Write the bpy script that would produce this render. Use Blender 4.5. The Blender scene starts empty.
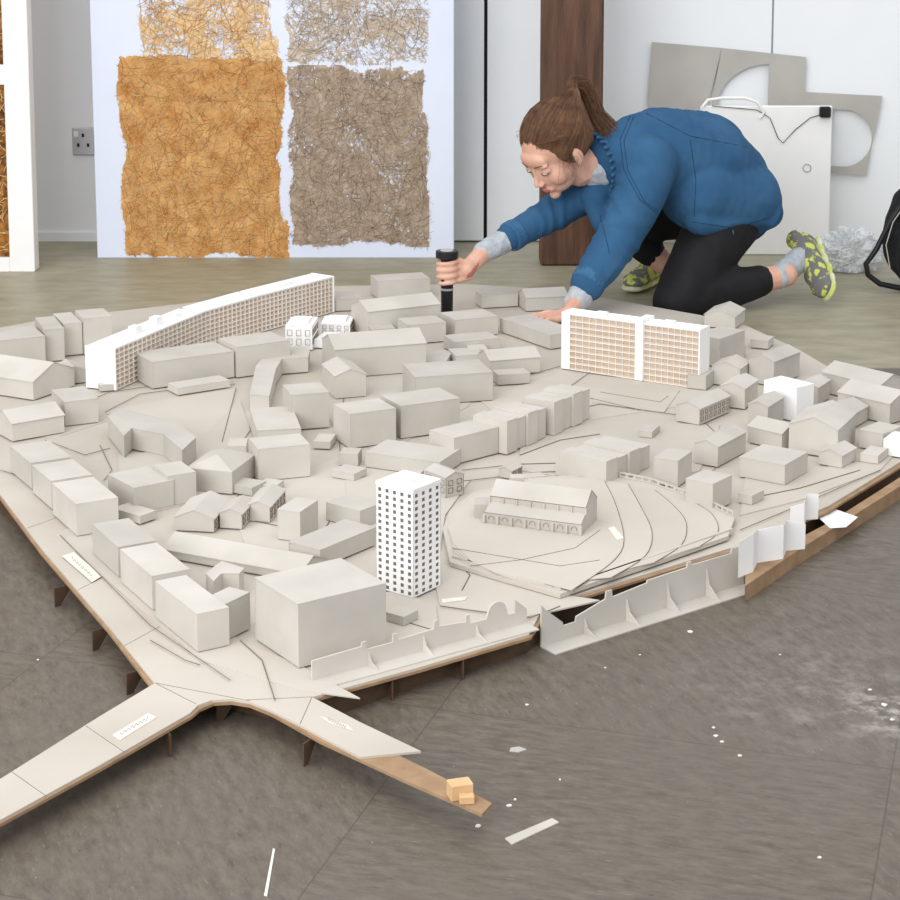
import bpy, bmesh, math, random
from mathutils import Vector, Matrix, noise
from mathutils.bvhtree import BVHTree
random.seed(7)
S=bpy.context.scene
COL=S.collection
# ---------------------------------------------------------------- camera
FPX=1875.0; CAMH=1.1; TILT=math.radians(8); HY=-97.0
CY=HY+FPX*math.tan(TILT)
cam=bpy.data.cameras.new("camera"); camo=bpy.data.objects.new("camera",cam); COL.objects.link(camo)
camo.location=(0,0,CAMH); camo.rotation_euler=(math.pi/2-TILT,0,0)
cam.lens=FPX/900*36; cam.sensor_width=36; cam.shift_y=-(450-CY)/900; cam.clip_end=60
S.camera=camo
FW=Vector((0,math.cos(TILT),-math.sin(TILT))); UP=Vector((0,math.sin(TILT),math.cos(TILT)))
def ray(px,py): return Vector((1,0,0))*((px-450)/FPX)+UP*(-(py-CY)/FPX)+FW
C0=Vector((0,0,CAMH))
def P(px,py,z=0.0):
    d=ray(px,py); t=(z-CAMH)/d.z; return C0+d*t
def Q(px,py,Y):
    d=ray(px,py); return C0+d*(Y/d.y)
def zat(px,py,Y): return Q(px,py,Y).z
# ---------------------------------------------------------------- materials
def lin(c):
    return tuple((x/255/12.92 if x/255<=0.04045 else ((x/255+0.055)/1.055)**2.4) for x in c)+(1,)
def mat(name,c1,c2=None,scale=20,rough=0.8,bump=0.0,bscale=200,stretch=(1,1,1),rnd=0.0,metal=0,lo=.35,hi=.65,detail=5):
    m=bpy.data.materials.new(name); m.use_nodes=True; nt=m.node_tree; N=nt.nodes; Lk=nt.links
    b=N["Principled BSDF"]; b.inputs["Roughness"].default_value=rough; b.inputs["Metallic"].default_value=metal
    b.inputs["Specular IOR Level"].default_value=0.3
    tc=N.new("ShaderNodeTexCoord"); mp=N.new("ShaderNodeMapping"); mp.inputs["Scale"].default_value=stretch
    Lk.new(tc.outputs["Object"],mp.inputs[0])
    n=N.new("ShaderNodeTexNoise"); n.inputs["Scale"].default_value=scale; n.inputs["Detail"].default_value=detail
    Lk.new(mp.outputs[0],n.inputs["Vector"])
    mx=N.new("ShaderNodeMix"); mx.data_type='RGBA'
    r=N.new("ShaderNodeValToRGB"); r.color_ramp.elements[0].position=lo; r.color_ramp.elements[1].position=hi
    Lk.new(n.outputs[0],r.inputs[0]); Lk.new(r.outputs[0],mx.inputs[0])
    mx.inputs[6].default_value=lin(c1); mx.inputs[7].default_value=lin(c2 or c1)
    out=mx.outputs[2]
    if rnd>0:
        oi=N.new("ShaderNodeObjectInfo"); mr=N.new("ShaderNodeMapRange")
        mr.inputs[3].default_value=1-rnd; mr.inputs[4].default_value=1+rnd*0.5
        Lk.new(oi.outputs["Random"],mr.inputs[0])
        h=N.new("ShaderNodeHueSaturation"); Lk.new(mr.outputs[0],h.inputs["Value"]); Lk.new(out,h.inputs["Color"]); out=h.outputs[0]
    Lk.new(out,b.inputs["Base Color"])
    if bump>0:
        n2=N.new("ShaderNodeTexNoise"); n2.inputs["Scale"].default_value=bscale; n2.inputs["Detail"].default_value=6
        Lk.new(mp.outputs[0],n2.inputs["Vector"])
        bp=N.new("ShaderNodeBump"); bp.inputs["Strength"].default_value=bump; bp.inputs["Distance"].default_value=0.01
        Lk.new(n2.outputs[0],bp.inputs["Height"]); Lk.new(bp.outputs[0],b.inputs["Normal"])
    return m
M_card=mat("grey_card",(188,183,174),(199,194,186),scale=9,rnd=0.09,rough=0.9)
M_base=mat("base_card",(184,176,165),(194,187,176),scale=4,rough=0.9)
M_base2=mat("base_card_light",(189,182,171),(198,191,181),scale=4,rough=0.9,rnd=.06)
M_mdf=mat("mdf",(146,118,90),(164,136,106),scale=30)
M_mdfl=mat("laser_mdf_strip",(204,186,164),(212,194,174),scale=30)
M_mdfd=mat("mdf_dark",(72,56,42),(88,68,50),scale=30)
M_edge=mat("laser_cut_edge",(96,76,58),(125,100,78),scale=60)
M_cut=mat("sheet_cut_edge",(112,99,88),(132,118,106),scale=60)
M_white=mat("white_card",(236,236,235),(241,240,239),scale=9)
M_wall=mat("wall_paint",(236,238,240),(241,243,244),scale=2,rough=0.7)
M_wall2=mat("wall_board_paint",(232,236,239),(238,241,244),scale=2,rough=0.6)
M_gap=mat("dark_gap",(25,25,27))
M_shade=mat("joint_line",(150,153,157))
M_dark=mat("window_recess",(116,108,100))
M_post=mat("dark_wood",(72,50,38),(104,74,58),scale=6,stretch=(6,6,0.7),rough=0.6,bump=.3,bscale=40)
M_panel=mat("panel_paint",(214,221,238),(222,228,243),scale=2,rough=0.6)
M_black=mat("black_plastic",(22,22,24),(30,30,32),rough=0.4)
M_fabric=mat("black_fabric",(20,21,24),(34,35,38),scale=60,bump=.3,bscale=300)
M_greyboard=mat("greyboard",(172,169,163),(182,179,173),scale=8)
M_steel=mat("steel",(190,192,195),rough=0.35,metal=0.7)
M_skin=mat("skin",(208,160,138),(219,174,153),scale=18,rough=0.55)
M_lips=mat("lips",(186,118,108))
M_denim=mat("denim",(40,80,116),(58,100,136),scale=9,bump=.12,bscale=420,rough=0.95,lo=.3,hi=.8,detail=9)
M_seam=mat("denim_seam",(24,52,82))
M_denimd=mat("denim_collar",(46,88,124),(62,104,140),scale=30,rough=.95)
M_leg=mat("black_leggings",(19,19,22),(26,26,30),rough=0.75)
M_sweat=mat("grey_sweat",(162,167,174),(182,187,193),scale=60,bump=.3)
M_hair=mat("brown_hair",(76,52,36),(104,74,52),scale=25,rough=0.55)
M_hairl=mat("light_brown_hair",(110,78,56),(138,102,76),scale=25,rough=0.55)
M_shoe=mat("shoe_mesh",(112,112,110),(196,204,96),scale=38,rough=0.8,lo=.52,hi=.56)
M_sole=mat("shoe_sole",(214,214,200),(190,196,80),scale=30)
M_lace=mat("shoe_lace",(104,80,140))
M_paper=mat("paper",(222,218,209))
M_tape=mat("label_tape",(226,223,212),(212,208,196),scale=80)
M_wood=mat("pale_wood",(206,170,126),(218,184,142),scale=30)
def floor_mat():
    m=bpy.data.materials.new("studio_floor"); m.use_nodes=True; nt=m.node_tree; N=nt.nodes; L=nt.links
    b=N["Principled BSDF"]
    tc=N.new("ShaderNodeTexCoord")
    RT=.30
    def noi(sc,scale,det=6,rot=0,ro=.6):
        mp0=N.new("ShaderNodeMapping"); mp0.inputs["Rotation"].default_value=(0,0,rot); L.new(tc.outputs["Object"],mp0.inputs[0])
        mp=N.new("ShaderNodeMapping"); mp.inputs["Scale"].default_value=sc
        L.new(mp0.outputs[0],mp.inputs[0]); n=N.new("ShaderNodeTexNoise"); n.inputs["Scale"].default_value=scale; n.inputs["Detail"].default_value=det; n.inputs["Roughness"].default_value=ro
        L.new(mp.outputs[0],n.inputs["Vector"]); return n.outputs[0]
    def ramp(x,a,bb,c1=(0,0,0,1),c2=(1,1,1,1)):
        r=N.new("ShaderNodeValToRGB"); r.color_ramp.elements[0].position=a; r.color_ramp.elements[1].position=bb
        r.color_ramp.elements[0].color=c1; r.color_ramp.elements[1].color=c2; L.new(x,r.inputs[0]); return r.outputs[0]
    def mix(f,a,c):
        x=N.new("ShaderNodeMix"); x.data_type='RGBA'
        for i,v in ((0,f),(6,a),(7,c)):
            if isinstance(v,(tuple,float)): x.inputs[i].default_value=v
            else: L.new(v,x.inputs[i])
        return x.outputs[2]
    g=lambda k:((0,0,0,1),(k,k,k,1))
    mpc=N.new("ShaderNodeMapping"); mpc.inputs["Rotation"].default_value=(0,0,RT); mpc.inputs["Location"].default_value=(0.13,0.1,0)
    L.new(tc.outputs["Object"],mpc.inputs[0])
    # alternate tiles have their flecks running the other way
    ck=N.new("ShaderNodeTexChecker"); ck.inputs["Scale"].default_value=1/.61; L.new(mpc.outputs[0],ck.inputs[0])
    def two(sx,scale,det,ro=.6): return mix(ck.outputs["Fac"],noi((1,sx,1),scale,det,RT,ro),noi((1,sx*.8,1),scale,det,RT+.9,ro))
    f1=two(3.2,26,10,.72)
    near=mix(ramp(f1,0.36,0.66),lin((78,70,61)),lin((114,105,94)))
    near=mix(ramp(noi((1,1,1),2.4,8,0,.65),0.32,0.70,*g(.6)),near,lin((104,96,86)))
    near=mix(ramp(two(5,60,4),0.62,0.70,*g(.5)),near,lin((142,132,120)))
    near=mix(ramp(two(4,34,4),0.63,0.70,*g(.55)),near,lin((62,53,46)))
    near=mix(ramp(two(4,41,3),0.65,0.71,*g(.5)),near,lin((124,96,74)))
    br=N.new("ShaderNodeTexBrick"); br.offset=0; br.inputs["Scale"].default_value=1; br.inputs["Brick Width"].default_value=0.61; br.inputs["Row Height"].default_value=0.61
    br.inputs["Mortar Size"].default_value=0.0012; br.inputs["Color1"].default_value=(0,0,0,1); br.inputs["Color2"].default_value=(0,0,0,1); br.inputs["Mortar"].default_value=(1,1,1,1)
    L.new(mpc.outputs[0],br.inputs[0])
    near=mix(ramp(br.outputs["Color"],0.0,1.0,*g(.5)),near,lin((62,55,48)))
    def spot(x,y,r):
        vm=N.new("ShaderNodeVectorMath"); vm.operation='DISTANCE'; L.new(tc.outputs["Object"],vm.inputs[0]); vm.inputs[1].default_value=(x,y,0)
        mr=N.new("ShaderNodeMapRange"); mr.inputs[1].default_value=r; mr.inputs[2].default_value=0; L.new(vm.outputs["Value"],mr.inputs[0]); return mr.outputs[0]
    for (a,c,r,k) in ((896,712,.10,.75),(830,690,.26,.25)):
        p=P(a,c); mu=N.new("ShaderNodeMath"); mu.operation='MULTIPLY'; L.new(spot(p.x,p.y,r),mu.inputs[0]); L.new(ramp(noi((1,1,1),22,10,0,.72),.48,.64,*g(k)),mu.inputs[1])
        near=mix(mu.outputs[0],near,lin((200,196,188)))
    near=mix(ramp(noi((1,1,1),3.7,10,0,.75),0.58,0.74,*g(.28)),near,lin((152,144,134)))
    near=mix(ramp(noi((1.5,1,1),90,2),0.765,0.785,*g(.6)),near,lin((190,184,176)))
    far=mix(ramp(noi((1,2,1),9,8),0.3,0.7),lin((138,133,111)),lin((166,159,136)))  # same floor, brighter light at the back painted in as olive tan
    sp=N.new("ShaderNodeSeparateXYZ"); L.new(tc.outputs["Object"],sp.inputs[0])
    mr=N.new("ShaderNodeMapRange"); y0=P(850,368).y; mr.inputs[1].default_value=y0-.01; mr.inputs[2].default_value=y0+.01
    L.new(sp.outputs[1],mr.inputs[0])
    L.new(mix(mr.outputs[0],near,far),b.inputs["Base Color"])
    rr=N.new("ShaderNodeMapRange"); rr.inputs[3].default_value=.36; rr.inputs[4].default_value=.56; L.new(noi((1,1,1),6,8),rr.inputs[0]); L.new(rr.outputs[0],b.inputs["Roughness"])
    b.inputs["Specular IOR Level"].default_value=0.35
    return m
M_floor=floor_mat()
# ---------------------------------------------------------------- mesh helpers
def mobj(name,verts,faces,mats,parent=None,midx=None,smooth=False):
    me=bpy.data.meshes.new(name); me.from_pydata([tuple(v) for v in verts],[],faces)
    if not isinstance(mats,(list,tuple)): mats=[mats]
    for m in mats: me.materials.append(m)
    if midx:
        for p,i in zip(me.polygons,midx): p.material_index=i
    bm=bmesh.new(); bm.from_mesh(me); bmesh.ops.recalc_face_normals(bm,faces=bm.faces); bm.to_mesh(me); bm.free()
    if smooth:
        for p in me.polygons: p.use_smooth=True
    o=bpy.data.objects.new(name,me); COL.objects.link(o)
    if parent: o.parent=parent
    return o
def empty(name,loc=(0,0,0)):
    o=bpy.data.objects.new(name,None); o.empty_display_size=.02; COL.objects.link(o)
    return o
def top(o,label,cat,group=None):
    o["label"]=label; o["category"]=cat
    if group: o["group"]=group
    return o
class MB:
    def __init__(s): s.v=[];s.f=[];s.m=[]
    def prism(s,pts,z0,z1,mi=0,tops=None):
        n=len(pts); k=len(s.v)
        for p in pts: s.v.append((p[0],p[1],z0))
        for i,p in enumerate(pts): s.v.append((p[0],p[1],(tops[i] if tops else z1)))
        s.f.append(list(range(k,k+n))[::-1]); s.f.append(list(range(k+n,k+2*n)))
        s.m+= [mi,mi]
        for i in range(n):
            j=(i+1)%n; s.f.append([k+i,k+j,k+n+j,k+n+i]); s.m.append(mi)
    def hexa(s,bot,topv,mi=0):
        k=len(s.v); n=len(bot); s.v+=[tuple(p) for p in bot]+[tuple(p) for p in topv]
        s.f.append(list(range(k,k+n))[::-1]); s.f.append(list(range(k+n,k+2*n))); s.m+=[mi,mi]
        for i in range(n):
            j=(i+1)%n; s.f.append([k+i,k+j,k+n+j,k+n+i]); s.m.append(mi)
    def box(s,c,hx,hy,hz,ang=0,mi=0):
        ca,sa=math.cos(ang),math.sin(ang)
        pts=[(c[0]+x*ca-y*sa,c[1]+x*sa+y*ca) for x,y in ((-hx,-hy),(hx,-hy),(hx,hy),(-hx,hy))]
        s.prism(pts,c[2]-hz,c[2]+hz,mi)
    def obj(s,name,mats,parent=None,smooth=False): return mobj(name,s.v,s.f,mats,parent,s.m,smooth)
def tube(name,pts,r,m,parent=None,cyc=False,res=2):
    cu=bpy.data.curves.new(name,'CURVE'); cu.dimensions='3D'; cu.bevel_depth=r; cu.bevel_resolution=res
    lists=pts if isinstance(pts[0],list) else [pts]
    for pl in lists:
        sp=cu.splines.new('POLY'); sp.points.add(len(pl)-1); sp.use_cyclic_u=cyc
        for i,p in enumerate(pl): sp.points[i].co=(p[0],p[1],p[2],1)
    cu.materials.append(m)
    t=bpy.data.objects.new(name,cu); COL.objects.link(t)
    dg=bpy.context.evaluated_depsgraph_get(); me=bpy.data.meshes.new_from_object(t.evaluated_get(dg)); me.name=name
    bpy.data.objects.remove(t); o=bpy.data.objects.new(name,me); COL.objects.link(o)
    for p in me.polygons: p.use_smooth=True
    if parent: o.parent=parent
    return o
def bevel(o,w=.0008):
    bm=bmesh.new(); bm.from_mesh(o.data); bmesh.ops.bevel(bm,geom=[e for e in bm.edges if len(e.link_faces)==2 and e.calc_face_angle(0)>.4],offset=w,segments=1,affect='EDGES',clamp_overlap=True); bm.to_mesh(o.data); bm.free()
# ---------------------------------------------------------------- room
WY=P(450,241).y
def struct(o): o["kind"]="structure"; return o
fl=MB(); fl.prism([(-6,-1),(6,-1),(6,WY+.1),(-6,WY+.1)],-.05,0); struct(fl.obj("floor",M_floor))
w=MB(); w.prism([(-6,WY),(6,WY),(6,WY+.1),(-6,WY+.1)],0,3.0); struct(w.obj("wall_back",M_wall))
def wx(px,Y=None): return Q(px,200,Y or WY).x
def wallboard(name,x0,x1,z0,z1,d,m):
    b=MB(); b.prism([(wx(x0),WY-d),(wx(x1),WY-d),(wx(x1),WY),(wx(x0),WY)],z0,z1); return struct(b.obj(name,m))
wallboard("baseboard_back",-300,452,0,.03,.008,M_wall)
wallboard("door_1",400,483.5,.006,2.4,.02,M_wall2)
wallboard("gap_strip_1",483.5,487,.0,2.4,.006,M_gap)  # black strip standing in for the dark open gap between boards
wallboard("door_2",487,766.5,.006,2.4,.02,M_wall2)
wallboard("gap_strip_2",766.5,768.5,.0,2.4,.015,M_shade)  # grey strip, shade of the board joint painted as colour
wallboard("door_3",768.5,1300,.006,2.4,.02,M_wall2)
py=P(570,266).y
pst=MB(); xa,xb=Q(541,200,py).x,Q(602,200,py).x
pst.prism([(xa,py),(xb,py),(xb,py+.12),(xa,py+.12)],0,2.6)
o=pst.obj("wooden_post",M_post); bevel(o,.006); top(o,"dark brown rough timber post standing against the white wall","post")
sk=empty("wall_socket"); b=MB(); zc=zat(84,141,WY)
xs=wx(83)
b.prism([(xs-.028,WY-.012),(xs+.045,WY-.012),(xs+.045,WY),(xs-.028,WY)],zc-.045,zc+.045); o=b.obj("socket_plate",M_steel,sk); bevel(o,.003)
for dx,dz in ((.008,.02),(-.008,-.012),(.024,-.012)):
    b=MB(); b.box((xs+dx,WY-.0125,zc+dz),.004,.001,.006); b.obj("socket_hole",M_black,sk)
b=MB(); b.box((xs-.014,WY-.014,zc+.025),.007,.003,.009); b.obj("socket_switch",M_white,sk)
top(sk,"small metal power socket plate on the white wall","socket")
# ---------------------------------------------------------------- big panel with straw clay patches
PY=P(275,258).y
panel=empty("sample_panel")
def PL(px,py,off=0):
    p=Q(px,py,PY); p.y=PY-off; return p
b=MB(); xa,xb=PL(97,240).x,PL(454,240).x
b.hexa([(xa,PY,0),(xb,PY,0),(xb,PY+.03,0),(xa,PY+.03,0)],[(xa-.008,PY,1.9),(xb,PY,1.9),(xb,PY+.03,1.9),(xa-.008,PY+.03,1.9)])
o=b.obj("panel_board",M_panel,panel); bevel(o,.002)
def patch(x0,y0,x1,y1,mc,fc,seed,nf,label,holes=0.0,fc2=None):
    a=PL(x0,y1); c=PL(x1,y0); X0,X1,Z0,Z1=a.x,c.x,a.z,c.z
    nx,nz=180,int(180*(Z1-Z0)/(X1-X0))
    vs={};V=[];F=[]
    def edge(u,v):
        d=min(u,1-u)*(X1-X0); e=min(v,1-v)*(Z1-Z0)
        n1=noise.noise(Vector((u*2.5+seed,v*3,seed)))*.034+noise.noise(Vector((u*12+seed,v*9,seed)))*.016+noise.noise(Vector((u*50,v*50,seed)))*.006
        return min(d,e)+n1-.009
    def idx(i,j):
        if (i,j) not in vs:
            u,v=i/nx,j/nz; x=X0+(X1-X0)*u; z=Z0+(Z1-Z0)*v; k=max(0,min(1,edge(u,v)/.02))
            h=(.0006+.0014*abs(noise.noise(Vector((u*18,v*18,seed+3))))+.0007*noise.noise(Vector((u*60,v*60,seed+9))))*k
            vs[(i,j)]=len(V); V.append((x,PY-.0005-max(h,0),z))
        return vs[(i,j)]
    def inside(u,v): return edge(u,v)>0 and .8*noise.noise(Vector((u*6+seed,v*6,seed+20)))+.7*noise.noise(Vector((u*36,v*36,2+seed)))+.7*noise.noise(Vector((u*90,v*90,2+seed)))>-1+holes
    for i in range(nx):
        for j in range(nz):
            if inside((i+.5)/nx,(j+.5)/nz): F.append([idx(i,j),idx(i+1,j),idx(i+1,j+1),idx(i,j+1)])
    o=mobj("clay_patch",V,F,mc,panel,smooth=True); o["label"]=label
    rr=random.Random(seed)
    for fm,cnt in ((fc,nf),(fc2 or fc,nf//2)):
        L1=[]
        while len(L1)<cnt:
            x=rr.uniform(X0+.01,X1-.01); z=rr.uniform(max(Z0,0)+.01,Z1-.01)
            if edge((x-X0)/(X1-X0),(z-Z0)/(Z1-Z0))<.004: continue
            an=rr.uniform(0,math.pi*2); ln=rr.uniform(.012,.045) if rr.random()<.8 else rr.uniform(.06,.11); cv=rr.uniform(-9,9); pts=[]
            for s in range(6):
                if s and edge((x-X0)/(X1-X0),(z-Z0)/(Z1-Z0))<-.008: break
                pts.append((x,PY-.0018-rr.uniform(0,.0010),min(max(z,.004),1.85))); x+=math.cos(an)*ln/5; z+=math.sin(an)*ln/5; an+=cv*ln/5
            if len(pts)>2: L1.append(pts)
        t=tube("straw_fibre",L1,.00045,fm,o,res=0); t["kind"]="stuff"
M_or=mat("orange_clay",(182,124,64),(216,170,110),scale=18,rough=.95,bump=.15,bscale=80,detail=10)
M_or2=mat("ochre_clay",(212,172,120),(230,202,160),scale=26,rough=.95,bump=.15,bscale=80)
M_orf=mat("orange_straw",(230,198,146),(206,164,106),scale=60)
M_ord=mat("dark_orange_straw",(150,98,50),(176,122,70),scale=60)
M_br=mat("brown_clay",(150,130,112),(184,166,148),scale=26,rough=.95,bump=.15,bscale=80,detail=9)
M_br2=mat("pale_brown_clay",(180,162,144),(206,192,176),scale=26,rough=.95,bump=.15,bscale=80)
M_brf=mat("brown_straw",(204,188,166),(180,160,138),scale=60)
M_brd=mat("dark_brown_straw",(112,92,76),(138,116,98),scale=60)
patch(121,54,287,260,M_or,M_orf,11,2600,"orange clay and straw rectangle",.05,M_ord)
patch(289,65,429,247,M_br,M_brf,21,2400,"brown clay and straw rectangle",.50,M_brd)
patch(138,-90,277,65,M_or2,M_orf,11,1300,"pale ochre clay and straw rectangle",.88,M_ord)
patch(285,-90,428,65,M_br2,M_brf,31,1200,"thin pale brown straw rectangle",.98,M_brd)
top(panel,"pale blue-white board with four straw samples, leaning on wall","sample board")
FY=P(20,272).y; fr=empty("framed_straw_panel")
def fx(px): return Q(px,240,FY).x
def fz(py_): return zat(20,py_,FY)
for nm,x0,x1,z0,z1 in (("frame_stile",9,34,0,1.9),("frame_rail",-160,9,0,fz(258)),("frame_rail",-160,9,fz(85),fz(65))):
    b=MB(); b.prism([(fx(x0),FY),(fx(x1),FY),(fx(x1),FY+.06),(fx(x0),FY+.06)],max(z0,0),z1); o=b.obj(nm,M_white,fr); bevel(o,.002)
M_ds=mat("dark_straw",(88,54,24),(176,120,58),scale=45,bump=.6,bscale=90)
for z0,z1 in ((fz(258),fz(85)),(fz(65),1.9)):
    b=MB(); b.prism([(fx(-160),FY+.02),(fx(9),FY+.02),(fx(9),FY+.05),(fx(-160),FY+.05)],z0,z1); o=b.obj("straw_infill",M_ds,fr)
    L1=[]
    for k in range(260):
        x=random.uniform(fx(-60),fx(8)); z=random.uniform(z0+.02,min(z1,1.3)-.02); an=random.uniform(0,6.3)
        q=[]
        for s in range(4):
            q.append((min(x,fx(8.5)),FY+.018-random.uniform(0,.006),z)); x+=math.cos(an)*.012; z+=math.sin(an)*.012; an+=random.uniform(-.5,.5); z=max(z,z0+.002)
        L1.append(q)
    t=tube("straw_fibre",L1,.0011,M_orf,o,res=0); t["kind"]="stuff"
top(fr,"white timber frame packed with brown straw, standing against the wall","framed straw panel")
# ---------------------------------------------------------------- right hand wall things
def flat_shape(name,outlines,thick,Y,m,parent=None):
    cu=bpy.data.curves.new(name,'CURVE'); cu.dimensions='2D'; cu.fill_mode='BOTH'; cu.extrude=thick/2
    for ol in outlines:
        sp=cu.splines.new('POLY'); sp.points.add(len(ol)-1); sp.use_cyclic_u=True
        for i,(a,c) in enumerate(ol):
            p=Q(a,c,Y); sp.points[i].co=(p.x,max(p.z,0.001),0,1)
    cu.materials.append(m); t=bpy.data.objects.new(name,cu); COL.objects.link(t)
    dg=bpy.context.evaluated_depsgraph_get(); me=bpy.data.meshes.new_from_object(t.evaluated_get(dg)); bpy.data.objects.remove(t)
    for v in me.vertices: v.co=Vector((v.co.x,Y+v.co.z,v.co.y))
    o=bpy.data.objects.new(name,me); COL.objects.link(o)
    if parent: o.parent=parent
    return o
def arc(cx,cy,rx,ry,a0,a1,n=14): return [(cx+rx*math.cos(math.radians(a0+(a1-a0)*i/n)),cy-ry*math.sin(math.radians(a0+(a1-a0)*i/n))) for i in range(n+1)]
GY=WY-.035
o=flat_shape("greyboard_offcut",[[(652,42),(722,48),(708,104),(708,250),(648,250),(648,95)]],.004,GY,M_greyboard)
top(o,"rectangular greyboard sheet leaning on the white wall","greyboard sheet","greyboard offcuts")
o=flat_shape("greyboard_offcut",[[(722,48),(806,57),(804,92),(882,96),(866,176),(776,166),(776,250),(766,250)]+arc(769,108,52,44,90,178,14)+[(712,108)]+[(712,100)],[(833,109)]+arc(842,138,30,29,75,-80,14)+[(829,166)]],.004,GY-.006,M_greyboard)
top(o,"greyboard sheet with curved cut-outs leaning on the white wall","greyboard sheet","greyboard offcuts")
DY=P(765,255).y
db=empty("drawing_board"); b=MB(); xa,xb=Q(699,200,DY).x,Q(830,200,DY).x; zt=zat(765,106,DY)
b.hexa([(xa,DY,0),(xb,DY,0),(xb,DY+.02,0),(xa,DY+.02,0)],[(xa,DY,zt),(xb,DY,zt),(xb,DY+.02,zt),(xa,DY+.02,zt)])
o=b.obj("board",M_white,db); bevel(o,.003)
tube("carry_handle",[Q(a,c,DY-.006) for a,c in ((703,106),(708,100),(722,98),(745,98),(757,102),(764,112),(760,118))],.005,M_white,db)
tube("cord",[Q(a,c,DY-.004) for a,c in ((825,113),(810,118),(795,130),(783,143),(778,138),(770,118),(757,110),(712,106))],.0012,M_black,db)
b=MB(); p=Q(825,112,DY-.012); b.box((p.x,p.y,p.z),.017,.012,.017); o=b.obj("corner_clamp",M_black,db); bevel(o,.004)
o=tube("cord_hole",[Q(807+4*math.cos(t/10*6.283),168+4*math.sin(t/10*6.283),DY-.002) for t in range(10)],.0014,M_greyboard,db,cyc=True)
top(db,"white drawing board with carry handle and black cord, leaning on wall","drawing board")
# ---------------------------------------------------------------- remesh helpers
def ico(sub):
    bm=bmesh.new(); bmesh.ops.create_icosphere(bm,subdivisions=sub,radius=1); bm.verts.ensure_lookup_table()
    r=([v.co.copy() for v in bm.verts],[[v.index for v in f.verts] for f in bm.faces]); bm.free(); return r
ICO={2:ico(2),3:ico(3)}
class Blob:
    def __init__(s): s.v=[];s.f=[]
    def ball(s,c,r,M=None,sub=3):
        c=Vector(c); r=(r,r,r) if not hasattr(r,'__len__') else r
        V,F=ICO[sub]; k=len(s.v)
        for v in V:
            q=Vector((v.x*r[0],v.y*r[1],v.z*r[2]))
            if M: q=M@q
            s.v.append(c+q)
        s.f+= [[k+i for i in f] for f in F]
    def chain(s,pts,rad,sub=2,M=None,flat=None):
        for i in range(len(pts)-1):
            a,b=Vector(pts[i]),Vector(pts[i+1]); d=(b-a).length; n=max(2,int(d/(.3*min(rad[i],rad[i+1])))+1)
            for k in range(n+1):
                t=k/n; r=rad[i]*(1-t)+rad[i+1]*t
                s.ball(a.lerp(b,t),(r,r,r) if not flat else (r*flat[0],r*flat[1],r*flat[2]),M,sub)
    def obj(s,name,m,vox,parent=None,smooth=4,disp=None):
        me=bpy.data.meshes.new(name); me.from_pydata([tuple(v) for v in s.v],[],s.f)
        o=bpy.data.objects.new(name,me); COL.objects.link(o)
        md=o.modifiers.new("r",'REMESH'); md.mode='VOXEL'; md.voxel_size=vox; md.use_smooth_shade=True
        if smooth: sm=o.modifiers.new("s",'SMOOTH'); sm.factor=.6; sm.iterations=smooth
        dg=bpy.context.evaluated_depsgraph_get(); m2=bpy.data.meshes.new_from_object(o.evaluated_get(dg)); m2.name=name
        o.modifiers.clear(); o.data=m2; m2.materials.clear()
        for x in (m if isinstance(m,(list,tuple)) else [m]): m2.materials.append(x)
        if disp:
            ns=[v.normal.copy() for v in m2.vertices]
            for v,n in zip(m2.vertices,ns): v.co+=n*disp(v.co)
        for p in m2.polygons: p.use_smooth=True
        if parent: o.parent=parent
        return o
bk=empty("backpack"); bY=P(890,292).y+.06
B=Blob(); c0=Q(925,240,bY); c0.z=.17
B.ball((c0.x,c0.y,.15),(.125,.10,.148)); B.ball((c0.x-.01,c0.y-.01,.22),(.10,.09,.10)); B.ball((c0.x-.02,c0.y-.07,.11),(.08,.05,.09))
o=B.obj("bag_body",M_fabric,.008,bk,4,lambda p:.006*noise.noise(p*22)); 
tube("shoulder_strap",[Q(a,c,bY-.08) for a,c in ((905,200),(890,222),(876,250),(866,264),(868,275),(880,284),(905,289))],.008,M_black,bk)
tube("bag_piping",[Q(a,c,bY-.12) for a,c in ((905,205),(893,222),(886,245),(890,268))],.0015,M_greyboard,bk)
top(bk,"black fabric backpack slumped on floor beside the wall","backpack")
M_pl=mat("clear_plastic",(214,220,224),(240,243,245),scale=22,rough=.1); M_pl.node_tree.nodes["Principled BSDF"].inputs["Alpha"].default_value=.6; M_pl.node_tree.nodes["Principled BSDF"].inputs["Specular IOR Level"].default_value=.8
pb_=P(848,270); V,F=ico(6); vv=[]
for v in V:
    k=1+.35*noise.noise(v*2.2)+.30*abs(noise.noise(v*5))+.22*abs(noise.noise(v*11))
    vv.append((pb_.x+v.x*.085*k,pb_.y+v.y*.06*k,max(.002,.05+v.z*.065*k)))
o=mobj("plastic_bag",vv,F,M_pl); top(o,"crumpled clear plastic bag lying on the floor by the wall","plastic bag")

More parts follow.
